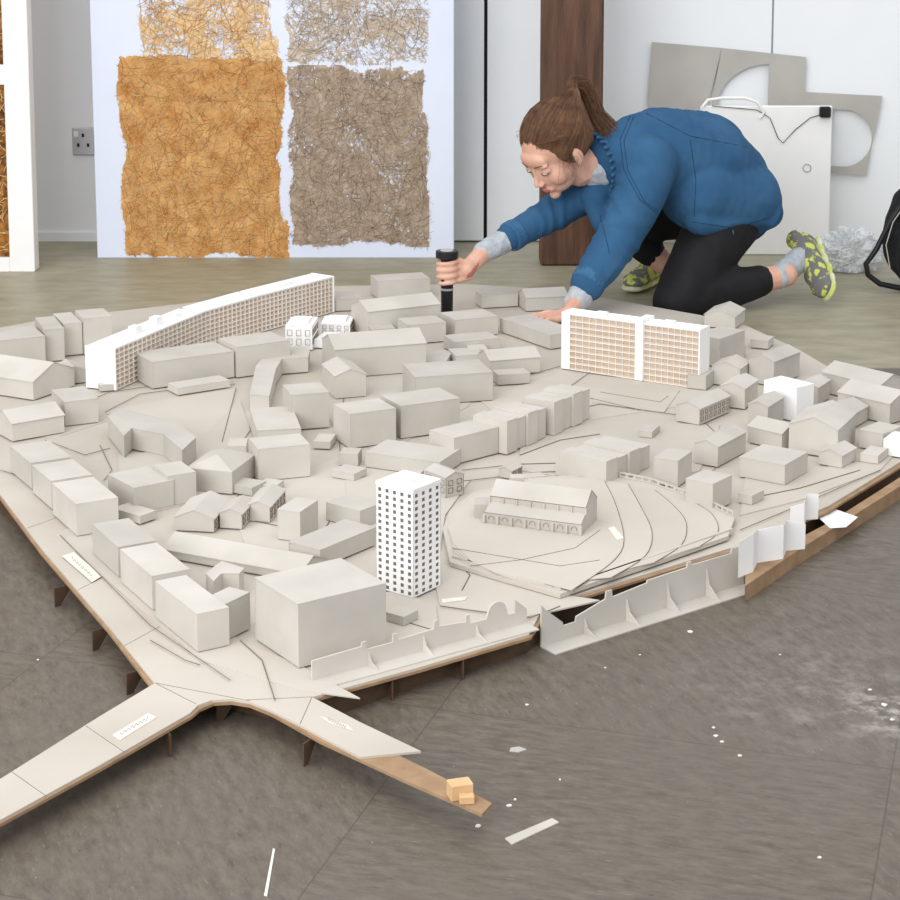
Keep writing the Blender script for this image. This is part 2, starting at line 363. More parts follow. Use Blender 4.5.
# ================================================================ THE MODEL
ZF=.031; ZM=.035; ZB=.038
def poly(pix,z): return [P(a,c,z) for a,c in pix]
def plate(name,pix,z0,z1,m,parent=None):
    b=MB(); b.prism([(p.x,p.y) for p in poly(pix,z1)],z0,z1); o=b.obj(name,m,parent); return o
base=empty("city_model_base")
left=[(-70,440),(0,494),(42,549),(110,628),(155,683),(100,716),(0,779),(-60,817)]
arm1=[(-60,855),(0,820),(100,765),(190,713)]
curve_=[(198,705),(212,700),(232,699),(250,702),(270,710)]
back=[(1010,428),(930,396),(880,385),(830,368),(800,350),(745,325),(700,315),(560,290),(470,284),(335,286),(110,312),(40,320),(-90,345)]
card=left+arm1+curve_+[(300,725),(360,757),(421,751),(360,722),(312,697),(420,667),(529,634),(545,604),(600,588),(740,545),(830,505),(900,462),(1000,440)]+back[1:]
mdf=[(-72,442),(0,498),(40,552),(108,631),(151,687),(100,719),(0,783),(-60,821),(-60,859),(0,824),(100,769),(192,716),(200,709),(214,703),(232,702),(250,705),(272,714),(320,741),(400,778),(482,814),(492,803),(425,768),(330,722),(316,699),(420,670),(531,637),(550,608),(600,592),(740,549),(830,510),(902,466),(1000,444)]+back[1:]
plate("base_board",mdf,ZF,ZM,M_mdf,base); plate("ground_card",card,ZM,ZB,M_base,base)
inner=[(-70,450),(5,500),(60,563),(165,675),(250,692),(305,705),(420,664),(525,634),(560,606),(735,548),(830,508),(900,466),(980,445)]+[(a,c+4) for a,c in back[1:]]
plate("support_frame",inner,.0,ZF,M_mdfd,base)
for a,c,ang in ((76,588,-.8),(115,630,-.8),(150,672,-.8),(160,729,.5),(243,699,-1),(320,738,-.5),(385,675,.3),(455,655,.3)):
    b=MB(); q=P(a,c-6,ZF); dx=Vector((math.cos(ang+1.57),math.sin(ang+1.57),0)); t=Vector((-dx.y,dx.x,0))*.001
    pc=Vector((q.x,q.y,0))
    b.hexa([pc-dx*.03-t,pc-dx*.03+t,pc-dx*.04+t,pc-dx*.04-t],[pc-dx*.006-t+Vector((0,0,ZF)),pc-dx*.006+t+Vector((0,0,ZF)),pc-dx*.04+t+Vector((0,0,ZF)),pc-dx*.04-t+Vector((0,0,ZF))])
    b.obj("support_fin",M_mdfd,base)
sheets=[[(100,412),(150,402),(236,388),(222,440),(200,446),(150,425)],
[(0,408),(60,395),(95,398),(110,420),(60,436),(5,436)],
[(330,378),(410,368),(470,378),(470,405),(390,450),(340,440),(325,410)],
[(480,400),(560,372),(700,385),(720,400),(600,418),(520,436)],
[(230,500),(345,455),(420,470),(400,500),(330,560),(250,560)],
[(55,535),(85,520),(240,640),(300,665),(360,698),(300,690),(200,660)],
[(520,440),(600,420),(720,425),(700,470),(640,490),(520,470)],
[(745,478),(860,462),(900,448),(880,470),(800,500),(740,515)],
[(430,560),(470,572),(560,594),(600,600),(520,618),(440,605)],
[(330,600),(400,590),(436,606),(440,640),(330,650)],
[(118,455),(190,448),(240,400),(250,430),(200,500),(120,520)],
[(345,480),(440,468),(470,480),(445,515),(440,550),(350,520)],
[(600,385),(680,390),(664,412),(592,402)]]
for i,pl in enumerate(sheets): plate("street_block_sheet",pl,ZB,ZB+.0010+.00017*i,M_base2,base)
def cut(pts,w=.0008,z=ZB+.0032): tube("cut_line",[P(a,c,z) for a,c in pts],w,M_cut,base,res=0)
for l in ([(105,412),(140,394),(200,386),(235,384)],[(236,388),(222,442)],[(345,392),(338,430),(342,468)],[(590,372),(565,390),(530,400),(480,420)],
  [(455,560),(470,575),(462,590)],[(560,606),(530,618),(440,606)],[(240,640),(262,660),(275,700)],[(45,440),(85,455),(110,448)],[(150,640),(185,660),(200,665)],[(350,500),(330,520),(310,556)],[(600,392),(660,402),(668,396)],[(590,398),(640,410)],
  [(500,412),(520,420),(600,404),(700,418),(735,450),(700,482)],[(520,455),(560,440),(600,434)],[(95,398),(110,392),(150,386)],[(0,470),(40,482),(60,500)],[(225,470),(250,520),(300,530)],[(400,620),(440,632),(520,614)],[(740,500),(800,488),(860,470)],
  [(462,470),(520,464),(600,462)],[(455,482),(540,472),(612,470)],[(740,530),(800,505),(880,470)],[(60,535),(150,625),(230,680)],[(100,445),(112,470),(104,480)],[(470,392),(500,384),(560,366)]): cut(l)
for l in ([(28,528),(72,512)],[(78,590),(132,562)],[(124,646),(168,622)],[(155,683),(250,701)],[(155,683),(196,704)],[(86,726),(124,752)],[(12,772),(46,796)],[(245,700),(312,697)],[(312,697),(300,724)]): cut(l,.0005,ZB)
def lbl(pts,zz=ZB+.0003):
    plate("tape_label",pts,zz,zz+.0004,M_tape,base)
lbl([(62,556),(74,552),(102,576),(92,582)],ZB+.0022); lbl([(112,735),(148,713),(157,717),(120,740)]); lbl([(320,716),(348,725),(354,731),(328,722)]); lbl([(442,599),(468,596),(465,600),(442,603)],ZB+.0028)
for x0,y0,x1,y1,zz in ((72,558,92,576,ZB+.003),(120,734,148,718,ZB+.001),(328,719,346,727,ZB+.001)):
    tube("pencil_scribble",[P(x0+(x1-x0)*i/14,y0+(y1-y0)*i/14+(1.6 if i%2 else -1.6),zz) for i in range(15)],.0003,M_cut,base,res=0)
top(base,"large card and fibreboard base of an architectural site model","architectural model base")
z=ZB+.0035; tr=empty("park_terrace")
T0=[(443,528),(450,510),(474,492),(530,478),(600,473),(650,482),(700,500),(735,517),(728,536),(660,560),(600,580),(560,594),(500,577),(450,562)]
plate("contour_card",T0,z,z+.007,M_base2,tr); z+=.007
arcs=[[(700,546),(718,532),(712,514),(690,500)],[(655,562),(682,544),(686,522),(672,504),(655,490)],[(612,577),(645,556),(652,532),(640,505),(628,484)],[(572,590),(612,562),(624,540),(616,505),(604,480)]]
for i,a_ in enumerate(arcs):
    inn=[(520-8*i,582-3*i),(470,566-2*i),(454,556-4*i),(448,528),(456,510),(478,494),(530,481),(590,477)]
    sm=[]
    for k in range(len(a_)-1):
        for t in range(4):
            t/=4; p0=a_[max(k-1,0)];p1=a_[k];p2=a_[k+1];p3=a_[min(k+2,len(a_)-1)]
            sm.append(tuple(.5*((2*p1[j])+(-p0[j]+p2[j])*t+(2*p0[j]-5*p1[j]+4*p2[j]-p3[j])*t*t+(-p0[j]+3*p1[j]-3*p2[j]+p3[j])*t**3) for j in (0,1)))
    sm.append(a_[-1])
    plate("contour_card",(sm[::-1]+[(560-8*i,590-3*i)]+inn)[::-1],z,z+.0010,M_base2,tr); z+=.0010
    tube("contour_line",[P(x,y,z) for x,y in sm],.0006,M_cut,tr,res=0)
for l in ([(452,548),(500,556),(560,566),(600,560)],[(470,566),(520,560),(575,548),(600,530)]): tube("contour_line",[P(x,y,z+.0002) for x,y in l],.0006,M_cut,tr,res=0)
ZP=z
for (a,c) in (((452,564),(560,596)),((560,596),(733,536))):
    b=MB(); A_,B2=P(*a,ZB),P(*c,ZB); d=(B2-A_).normalized(); n=Vector((-d.y,d.x,0))*.004
    b.prism([(p.x,p.y) for p in (A_,B2,B2+n,A_+n)],ZB+.0033,ZB+.0135); b.obj("retaining_wall",M_card,tr)
plate("paper_note",[(608,528),(614,526),(624,538),(617,540)],ZP+.0003,ZP+.0006,M_paper,tr)
top(tr,"broad fan-shaped card terrace with contour lines and retaining wall","model terrain")

def rect(A,B_,C,zt):
    a,b,c=P(*A,zt),P(*B_,zt),P(*C,zt); v=b-a; w=c-b; v.z=w.z=0
    if v.length>w.length:
        n=Vector((-v.y,v.x,0)).normalized(); w=n*w.dot(n)
    else:
        n=Vector((-w.y,w.x,0)).normalized(); v=n*v.dot(n)
    return [b-v,b,b+w,b-v+w]
def ztop(Bp,h,zb):
    g=P(Bp[0],Bp[1]+h,zb); return zat(Bp[0],Bp[1],g.y)
def lerp(a,b,t): return a+(b-a)*t
ZG=ZB+.0032
GRP="grey card building blocks on the site model"
def bld(A,B_,C,h,kind='flat',n=5,zb=ZG,m=None,rise=.2,ax=None,label=None,win=None):
    m=m or M_card; zt=ztop(B_,h,zb); q=rect(A,B_,C,zt); v=q[1]-q[0]; w=q[2]-q[1]
    b=MB(); q2=[(p.x,p.y) for p in q]
    if kind in('flat','parapet'):
        c=(q[0]+q[2])/2
        b.prism([(lerp(p.x,c.x,.012),lerp(p.y,c.y,.012)) for p in q],zb,zt-.0016)
        b.prism(q2,zt-.0016,zt)
        u=v.normalized()*.0012; 
        for s0 in (q[0],q[1]):
            sg=1 if s0 is q[0] else -1
            b.prism([(p.x,p.y) for p in (s0,s0+u*sg,s0+u*sg+w,s0+w)],zb,zt-.0014)
        if kind=='parapet':
            b.prism([(lerp(p.x,c.x,.35),lerp(p.y,c.y,.35)) for p in q],zt,zt+.006)
    if kind in('gable','hip'):
        if ax is None: ax='v' if v.length>=w.length else 'w'
        if ax=='w': q=[q[1],q[2],q[3],q[0]]
        s=(q[2]-q[1]).length; r=s*rise; b.prism([(p.x,p.y) for p in q],zb,zt)
        m1=(q[0]+q[3])/2; m2=(q[1]+q[2])/2
        if kind=='hip': d=(m2-m1); k=min(.35,.5*s/d.length); m1,m2=m1+d*k,m2-d*k
        m1=Vector((m1.x,m1.y,zt+r)); m2=Vector((m2.x,m2.y,zt+r)); e=[Vector((p.x,p.y,zt)) for p in q]
        k=len(b.v); b.v+=[tuple(x) for x in e+[m1,m2]]
        for f in ([0,1,5,4],[2,3,4,5],[1,2,5],[3,0,4]): b.f.append([k+i for i in f]); b.m.append(0)
        if kind=='gable':
            for (e0,e1,r0,r1) in ((e[0],e[1],m1,m2),(e[2],e[3],m2,m1)):
                dn=(e0-r0).normalized()*.002; up=Vector((0,0,.0015)); al=(e1-e0).normalized()*.0015
                lo=[e0+dn-al,e1+dn+al,r1+al,r0-al]; b.hexa(lo,[p+up for p in lo])
    if kind=='terrace':
        wn=w.normalized()
        for i in range(n):
            st=.0050*(i%2); of=wn*(-.0050 if i%2==0 else 0)
            a0=q[0]+v*(i/n)+of; a1=q[0]+v*((i+.975)/n)+of; cc=[a0,a1,a1+w-of,a0+w-of]; b.prism([(p.x,p.y) for p in cc],zb,zt-st-.0015)
            o_=.0006; b.prism([(p.x,p.y) for p in (a0-wn*o_,a1-wn*o_,a1+w-of,a0+w-of)],zt-st-.0015,zt-st)
            e0=q[0]+v*((i+.1)/n)+w; e1=q[0]+v*((i+.5)/n)+w; b.prism([(p.x,p.y) for p in (e0,e1,e1+wn*.012,e0+wn*.012)],zb,zb+(zt-zb)*.6)
    o=b.obj("model_building",m)
    if win:
        L1=[]
        for (a,c) in ((q[0],q[1]),(q[1],q[2])):
            d=(c-a); nn=Vector((d.y,-d.x,0)).normalized()*.0006; k=max(2,int(d.length/.018))
            for i in range(k):
                for zz0,zz1 in ((.2,.45),(.58,.82)):
                    x0=a+d*((i+.25)/k)+nn; x1=a+d*((i+.75)/k)+nn; za=zb+(zt-zb)*zz0; zc_=zb+(zt-zb)*zz1
                    L1.append([Vector((x0.x,x0.y,za)),Vector((x1.x,x1.y,za)),Vector((x1.x,x1.y,zc_)),Vector((x0.x,x0.y,zc_)),Vector((x0.x,x0.y,za))])
        if kind=='gable':
            L1.append([e[0]+Vector((0,0,.001)),e[1]+Vector((0,0,.001)),m2+Vector((0,0,.001)),e[2]+Vector((0,0,.001))])
            for p in e[:3]: L1.append([Vector((p.x,p.y,zb)),Vector((p.x,p.y,zt))])
        tube("window_outline",L1,.0005,M_edge,o,res=0)
    big={'flat':"flat-roofed",'parapet':"flat-roofed setback-top",'gable':"pitched-roof",'hip':"hipped-roof",'terrace':"stepped terraced-house"}[kind]
    szs="tall" if zt-zb>.07 else ("low" if zt-zb<.03 else "mid-height"); ln="long " if max(v.length,w.length)>2.4*min(v.length,w.length) else ""
    colr="white" if m is M_white else "grey"
    top(o,label or f"{szs} {ln}{big} block of {colr} card on the model",
        "model building",GRP if colr=="grey" else "white card building blocks on the site model")
    return o
def pbl(pts,ref,h,label):
    zt=ztop(pts[ref],h,ZG); q=[P(a,c,zt) for a,c in pts]; b=MB()
    cx=sum(p.x for p in q)/len(q); cy=sum(p.y for p in q)/len(q)
    b.prism([(p.x,p.y) for p in q],ZG,zt-.0018); 
    b.prism([(p.x+.0006*(1 if p.x>cx else -1),p.y+.0006*(1 if p.y>cy else -1)) for p in q],zt-.0015,zt)
    o=b.obj("model_building",M_card); top(o,label,"model building",GRP)
G='gable';Fl='flat'
L_=[
((-25,343),(45,336),(38,325),28,Fl),((47,333),(64,328),(54,316),32,Fl),((66,326),(82,322),(71,312),32,Fl),((86,321),(112,316),(103,308),36,Fl),
((-20,374),(33,382),(60,366),18,G),((12,424),(64,415),(50,405),17,G),((67,404),(98,398),(84,386),24,Fl),
((10,446),(31,463),(62,450),26,Fl),((32,465),(51,481),(84,468),28,Fl),((52,483),(76,504),(108,489),32,Fl),
((108,474),(134,488),(160,473),26,Fl),((153,465),(168,476),(188,466),30,Fl),
((194,462),(232,472),(256,454),22,'hip'),((258,434),(301,428),(292,406),18,Fl),((258,449),(310,444),(302,433),32,Fl),
((291,395),(329,392),(320,382),35,Fl),((337,378),(366,374),(352,362),22,G),
((335,350),(426,343),(414,332),28,G),((152,362),(234,351),(225,340),26,Fl),((237,347),(290,340),(281,330),30,Fl),((178,388),(230,380),(226,374),7,Fl),
((368,312),(440,304),(430,296),24,G),((378,281),(430,278),(425,272),18,Fl),((408,325),(446,322),(438,315),19,Fl),((455,320),(498,316),(488,308),18,Fl),
((482,296),(518,294),(512,289),12,Fl),((526,298),(568,296),(560,290),13,G),((500,318),(550,335),(566,326),14,Fl),
((415,377),(493,372),(482,359),28,Fl),((455,342),(500,338),(490,331),12,Fl),((490,361),(540,357),(532,349),15,G),((498,375),(530,373),(522,368),10,Fl),
((350,414),(396,408),(387,397),34,Fl),((401,406),(460,398),(448,386),32,Fl),((365,452),(440,462),(462,449),15,Fl),((454,438),(498,427),(483,417),26,Fl),
((505,421),(546,405),(531,393),32,'terrace',4),((552,402),(590,386),(575,376),32,'terrace',4),((604,461),(650,442),(614,430),25,'terrace',4),
((706,331),(720,339),(745,330),28,Fl),((705,314),(735,317),(745,309),12,G),((715,364),(740,369),(750,362),18,G),((754,356),(774,362),(800,352),24,G),((725,383),(745,389),(758,380),20,G),
((752,402),(768,407),(784,397),26,G),((796,418),(838,430),(856,413),28,G),((748,426),(782,434),(788,424),16,G),((733,460),(785,465),(808,452),20,Fl),
((698,441),(718,447),(746,432),20,G),((686,478),(713,484),(732,475),28,Fl),((656,456),(678,461),(692,451),26,Fl),((738,493),(752,496),(764,490),9,Fl),
((822,372),(880,386),(900,378),20,G),((838,392),(890,404),(908,394),20,G),((828,407),(854,414),(868,406),14,G),((862,428),(883,434),(902,426),18,Fl),((905,412),(950,422),(965,412),20,G),
((92,524),(118,547),(148,534),30,Fl),((120,549),(152,576),(180,561),34,Fl),((155,581),(197,614),(214,596),38,Fl),((219,607),(250,592),(241,581),36,Fl),
((162,549),(300,574),(314,556),8,G),((282,506),(300,512),(318,500),30,Fl),((326,502),(360,511),(376,500),18,Fl),((287,542),(320,550),(376,527),18,Fl),
((386,612),(404,617),(418,610),9,Fl),((335,299),(362,298),(358,291),12,Fl),
((372,330),(395,328),(388,320),10,Fl),
((822,450),(842,456),(856,448),12,G),((456,356),(484,354),(476,347),8,Fl),((112,508),(140,516),(148,508),8,Fl),
((800,384),(818,388),(830,380),18,G),((228,484),(252,488),(260,480),8,Fl),
((314,440),(330,442),(336,434),7,Fl),((100,386),(118,384),(115,379),6,Fl),((640,430),(652,432),(660,425),6,Fl),
((716,346),(736,351),(746,345),10,Fl),((64,374),(86,370),(78,363),12,G),((228,444),(246,446),(248,438),10,Fl),((332,470),(354,474),(362,467),7,Fl),
((752,338),(768,341),(774,336),8,Fl),((812,448),(820,450),(826,446),6,Fl),((470,350),(488,349),(484,344),8,Fl),((526,478),(546,476),(540,472),4,Fl),((258,484),(276,486),(284,480),6,Fl),
((340,452),(358,454),(362,448),12,Fl),((408,474),(418,476),(424,470),16,Fl),((690,372),(706,376),(714,370),14,Fl),((862,452),(878,456),(888,448),8,Fl),
]
for t in L_: bld(*t)
pbl([(250,394),(256,366),(268,352),(300,345),(310,348),(308,357),(282,359),(276,369),(269,396)],8,16,"U-shaped courtyard perimeter block of grey card on the model")
pbl([(108,416),(122,408),(176,422),(196,437),(182,450),(163,434),(132,428),(124,436)],4,22,"angular perimeter street block of grey card on the model")
pbl([(412,360),(440,349),(452,352),(446,361),(434,362),(430,370),(412,372)],6,6,"low L-shaped grey card block on the model")
pbl([(206,573),(222,561),(244,568),(239,573),(222,573),(214,581)],5,22,"stepped corner block of grey card on the model")
bld((251,578),(298,604),(386,583),64,'flat',label="large plain grey card box block at the model's corner")
for t in (((180,511),(214,519),(230,500),13),((224,508),(242,514),(254,501),15),((250,501),(270,507),(285,490),15),((678,404),(700,409),(730,396),16),((426,470),(446,478),(456,471),20),((500,468),(512,471),(522,466),8)):
    bld(*t,'gable',win=True,m=M_card,label="small detailed pitched-roof card house with dark laser-cut outlines")
for t in (((287,323),(312,326),(318,317),24,'parapet'),((322,321),(350,324),(354,316),12,'parapet'),((316,338),(340,341),(350,333),8,'flat'),((764,380),(797,388),(808,382),34,'flat'),((882,440),(905,442),(915,434),16,'flat')):
    bld(*t,m=M_white,win=(t[4]=='parapet'))
# ---------------------------------------------------------------- tower
tw=empty("model_tower"); zt=ztop((413,494),104,ZG); q=rect((376,485),(413,494),(445,484),zt)
b=MB(); c=(q[0]+q[2])/2
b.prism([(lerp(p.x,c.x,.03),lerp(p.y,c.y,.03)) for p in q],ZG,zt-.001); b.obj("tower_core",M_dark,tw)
def lattice(a,c,z0,z1,cols,rows,th,fill=.5,mi=0,b=None,rowfill=.5):
    b=b or MB(); d=(c-a); n=Vector((d.y,-d.x,0)).normalized()
    def strip(t0,t1,za,zb_):
        p0=a+d*t0;p1=a+d*t1; b.prism([(p.x,p.y) for p in (p0,p1,p1-n*th,p0-n*th)],za,zb_,mi)
    for i in range(cols+1):
        w=fill/cols; t=i/cols; strip(max(0,t-w/2),min(1,t+w/2),z0,z1)
    for j in range(rows+1):
        hh=(z1-z0)/rows; zc_=z0+j*hh; zlo=max(z0,zc_-hh*rowfill/2); zhi=min(z1,zc_+hh*rowfill/2)
        for i in range(cols):
            strip((i+fill/2)/cols,(i+1-fill/2)/cols,zlo,zhi)
    return b
for i in range(4):
    a,c_=q[i],q[(i+1)%4]; b=lattice(a,c_,ZG,zt,5 if i%2==0 else 4,16,.0009,.56,0,None,.42)
    b.obj("tower_facade",M_white,tw)
b=MB(); b.prism([(p.x,p.y) for p in q],zt,zt+.002); b.obj("tower_roof",M_white,tw)
b=MB(); b.prism([(lerp(p.x,c.x,.55),lerp(p.y,c.y,.55)) for p in q],zt+.002,zt+.013); b.obj("roof_plant_box",M_white,tw)
b=MB(); pp=c+(q[1]-c)*.5; b.box((pp.x,pp.y,zt+.005),.006,.005,.003,.6); b.obj("roof_plant_box",M_white,tw)
par=MB()
for i in range(4):
    a,c_=q[i],q[(i+1)%4]; d=(c_-a); n=Vector((d.y,-d.x,0)).normalized()*.0014; par.prism([(p.x,p.y) for p in (a+n*.6,c_+n*.6,c_-n,a-n)],zt+.002,zt+.007)
par.obj("roof_parapet",M_white,tw)
top(tw,"tall white card tower block with rows of small square windows","model tower")
# ---------------------------------------------------------------- slabs
M_core=mat("slab_inner",(198,176,154),(208,188,168))
def slab_seg(parent,a,c,depth,z0,z1,fl_,bays,out=.004):
    d=(c-a); n=Vector((d.y,-d.x,0)).normalized()
    if n.y>0: n=-n
    b=MB(); bk_=[a-n*out,c-n*out,c-n*depth,a-n*depth]; b.prism([(p.x,p.y) for p in bk_],z0,z1); b.obj("slab_core",M_core,parent)
    b=MB(); hh=(z1-z0)/fl_
    for j in range(fl_+1):
        zz=z0+hh*j
        b.prism([(p.x,p.y) for p in (a,c,c-n*out,a-n*out)],zz-.0006,zz+.0006,1)
        if j<fl_: b.prism([(p.x,p.y) for p in (a-n*.0006,c-n*.0006,c-n*.0014,a-n*.0014)],zz+.0006,zz+hh*.34,0)
    b.obj("balcony_row_strips",[M_mdfl,M_white],parent)
    b=MB()
    for i in range(bays+1):
        p=a+d*(i/bays); u=d.normalized()*.0004; b.prism([(x.x,x.y) for x in (p-u+n*.0002,p+u+n*.0002,p+u-n*out,p-u-n*out)],z0,z1)
    b.obj("bay_fins",M_white,parent)
    b=MB(); b.prism([(p.x,p.y) for p in (a,c,c-n*depth,a-n*depth)],z1,z1+.002); b.obj("slab_roof",M_white,parent)
    b=MB(); b.prism([(p.x,p.y) for p in (a+n*.0005,c+n*.0005,c-n*.001,a-n*.001)],z1+.002,z1+.004); b.obj("roof_parapet",M_white,parent)
    b=MB(); a2,c2=a-n*depth,c-n*depth; b.prism([(p.x,p.y) for p in (a2,c2,c2-n*.001,a2-n*.001)],z0,z1+.004); b.obj("back_wall",M_white,parent)
    return n
sl=empty("model_slab_block")
topz=ztop((120,349),40,ZG); DP=.072
pts=[P(a,c_,topz) for a,c_ in ((115,350),(160,331),(206,312),(262,296),(333,278))]
for i in range(4):
    n=slab_seg(sl,pts[i],pts[i+1],DP,ZG,topz,8,(10,11,13,18)[i])
    d=pts[i+1]-pts[i]
    for t,k in (((.75,.018),) if i==0 else ((.2,.020),(.6,.010)) if i==1 else ((.45,.008),)):
        p=pts[i]+d*t-n*DP*.5; b=MB(); b.box((p.x,p.y,topz+.002+k/2),.013,.010,k/2,math.atan2(d.y,d.x)); b.obj("roof_plant_box",M_white,sl)
    for tt in (.45,.62):
        p=pts[i]+d*.5-n*DP*tt; u=d*.46; w_=n*.0012; b=MB(); b.prism([(x.x,x.y) for x in (p-u+w_,p+u+w_,p+u-w_,p-u-w_)],topz+.002,topz+.0042); b.obj("roof_upstand",M_white,sl)
d=(pts[1]-pts[0]); n=Vector((d.y,-d.x,0)).normalized()
b=MB(); a0=pts[0]+n*.002; u=d.normalized()*.003; b.prism([(p.x,p.y) for p in (a0-u,a0,a0-n*(DP+.004),a0-n*(DP+.004)-u)],ZG,topz+.005); b.obj("end_wall",M_white,sl)
d2=(pts[4]-pts[3]); n2=Vector((d2.y,-d2.x,0)).normalized(); a0=pts[4]+n2*.002; u=d2.normalized()*.003
b=MB(); b.prism([(p.x,p.y) for p in (a0,a0+u,a0+u-n2*(DP+.004),a0-n2*(DP+.004))],ZG,topz+.005); b.obj("end_wall",M_white,sl)
top(sl,"long bent white card slab block with brown-edged balcony rows","model slab block","white slab blocks on the site model")
s2=empty("model_slab_block"); z2=ztop((562,312),54,ZG)
pA,pB=P(563,314,z2),P(699,332,z2)
dd=(pB-pA); pM=pA+dd*((638-562)/(700-562)); pM2=pA+dd*((646-562)/(700-562))
slab_seg(s2,pA,pM,.05,ZG,z2,9,11); n=slab_seg(s2,pM2,pB,.05,ZG,z2,9,9)
b=MB(); u=dd.normalized()*.003
b.prism([(p.x,p.y) for p in (pM+n*.006,pM2+n*.006,pM2-n*.05,pM-n*.05)],ZG,z2+.012); b.obj("stair_core",M_white,s2)
for p,du in ((pA,-u),(pB,u)):
    b=MB(); b.prism([(x.x,x.y) for x in ((p+n*.001),(p+du+n*.001),(p+du-n*.051),(p-n*.051))],ZG,z2+.005); b.obj("end_wall",M_white,s2)
w0=pA+dd*.0+n*.0008; w1=pA+dd*.055+n*.0008
b=MB(); b.prism([(x.x,x.y) for x in (w0,w1,w1-n*.004,w0-n*.004)],ZG,z2); b.obj("blank_wall",M_white,s2)
for t in (.25,.75):
    p=pA+dd*t-n*.03; b=MB(); b.box((p.x,p.y,z2+.006),.012,.008,.004,math.atan2(dd.y,dd.x)); b.obj("roof_plant_box",M_white,s2)
top(s2,"white card slab block with brown balcony grid and central stair core","model slab block","white slab blocks on the site model")
# ---------------------------------------------------------------- church
ch=empty("model_church"); zb=ZP+.0003
zt=ztop((586,508),22,zb); q=rect((490,496),(586,508),(592,498),zt)
v=q[1]-q[0]; w=(q[2]-q[1]).normalized()*.062; q=[q[0],q[1],q[1]+w,q[0]+w]
b=MB(); b.prism([(p.x,p.y) for p in q],zb,zt)
m1,m2=(q[0]+q[3])/2,(q[1]+q[2])/2; rz=.022; k=len(b.v)
b.v+=[(p.x,p.y,zt) for p in q]+[(m1.x,m1.y,zt+rz),(m2.x,m2.y,zt+rz)]
for f in ([0,1,5,4],[2,3,4,5],[1,2,5],[3,0,4]): b.f.append([k+i for i in f]); b.m.append(0)
b.obj("nave",M_card,ch)
n=-w.normalized(); a0,a1=q[0]+n*.026,q[1]+n*.026; b=MB(); za,zc_=zb+(zt-zb)*.45,zb+(zt-zb)*.75
b.hexa([Vector((p.x,p.y,zb)) for p in (a0,a1,q[1],q[0])],[Vector((a0.x,a0.y,za)),Vector((a1.x,a1.y,za)),Vector((q[1].x,q[1].y,zc_)),Vector((q[0].x,q[0].y,zc_))]); b.obj("side_aisle",M_card,ch)
for i in range(8):
    p=a0+v*(i/7); u=v.normalized()*.002; b=MB(); e=n*.005
    b.prism([(x.x,x.y) for x in (p-u+e,p+u+e,p+u,p-u)],zb,za-.003); b.obj("buttress",M_card,ch)
for i in range(8):
    p=q[0]+v*(i/7); u=v.normalized()*.0015; b=MB(); e=n*.003
    b.prism([(x.x,x.y) for x in (p-u+e,p+u+e,p+u,p-u)],zc_-.002,zt-.001); b.obj("buttress",M_card,ch)
L1=[]
for i in range(7):
    p=a0+v*((i+.5)/7)+n*.0008; u=v.normalized()*.0045
    L1.append([Vector((p.x-u.x,p.y-u.y,zb+.006)),Vector((p.x-u.x,p.y-u.y,za-.007)),Vector((p.x,p.y,za-.004)),Vector((p.x+u.x,p.y+u.y,za-.007)),Vector((p.x+u.x,p.y+u.y,zb+.006))])
tube("aisle_window_outline",L1,.0004,M_cut,ch,res=0)
b=MB(); p=q[0]-v.normalized()*.016+w*.2; b.box((p.x,p.y,zb+.012),.016,.02,.012); o=b.obj("porch",M_card,ch)
b=MB(); p=q[0]+v*.12+w*1.25; b.box((p.x,p.y,zb+.027),.012,.012,.027,.1); b.obj("bell_tower",M_card,ch)
tube("eaves_line",[Vector((q[0].x,q[0].y,zt)),Vector((q[1].x,q[1].y,zt)),Vector((m2.x,m2.y,zt+rz)),Vector((q[2].x,q[2].y,zt))],.0006,M_edge,ch,res=0)
tube("aisle_line",[Vector((a0.x,a0.y,za)),Vector((a1.x,a1.y,za)),Vector((q[1].x,q[1].y,zc_))],.0005,M_cut,ch,res=0)
top(ch,"grey card church with long pitched nave, buttressed aisle and bell tower","model church")
aw=MB(); zw=ZB+.0108; base_pts=[P(a,c_,zw) for a,c_ in ((604,474),(650,483),(700,501),(733,517))]
for i in range(3):
    a,c_=base_pts[i],base_pts[i+1]; lattice(a,c_,zw,zw+.010,6,1,.002,.3,0,aw,.5)
o=aw.obj("arcade_wall",M_card); top(o,"low arcaded grey card retaining wall along the park terrace","model wall")
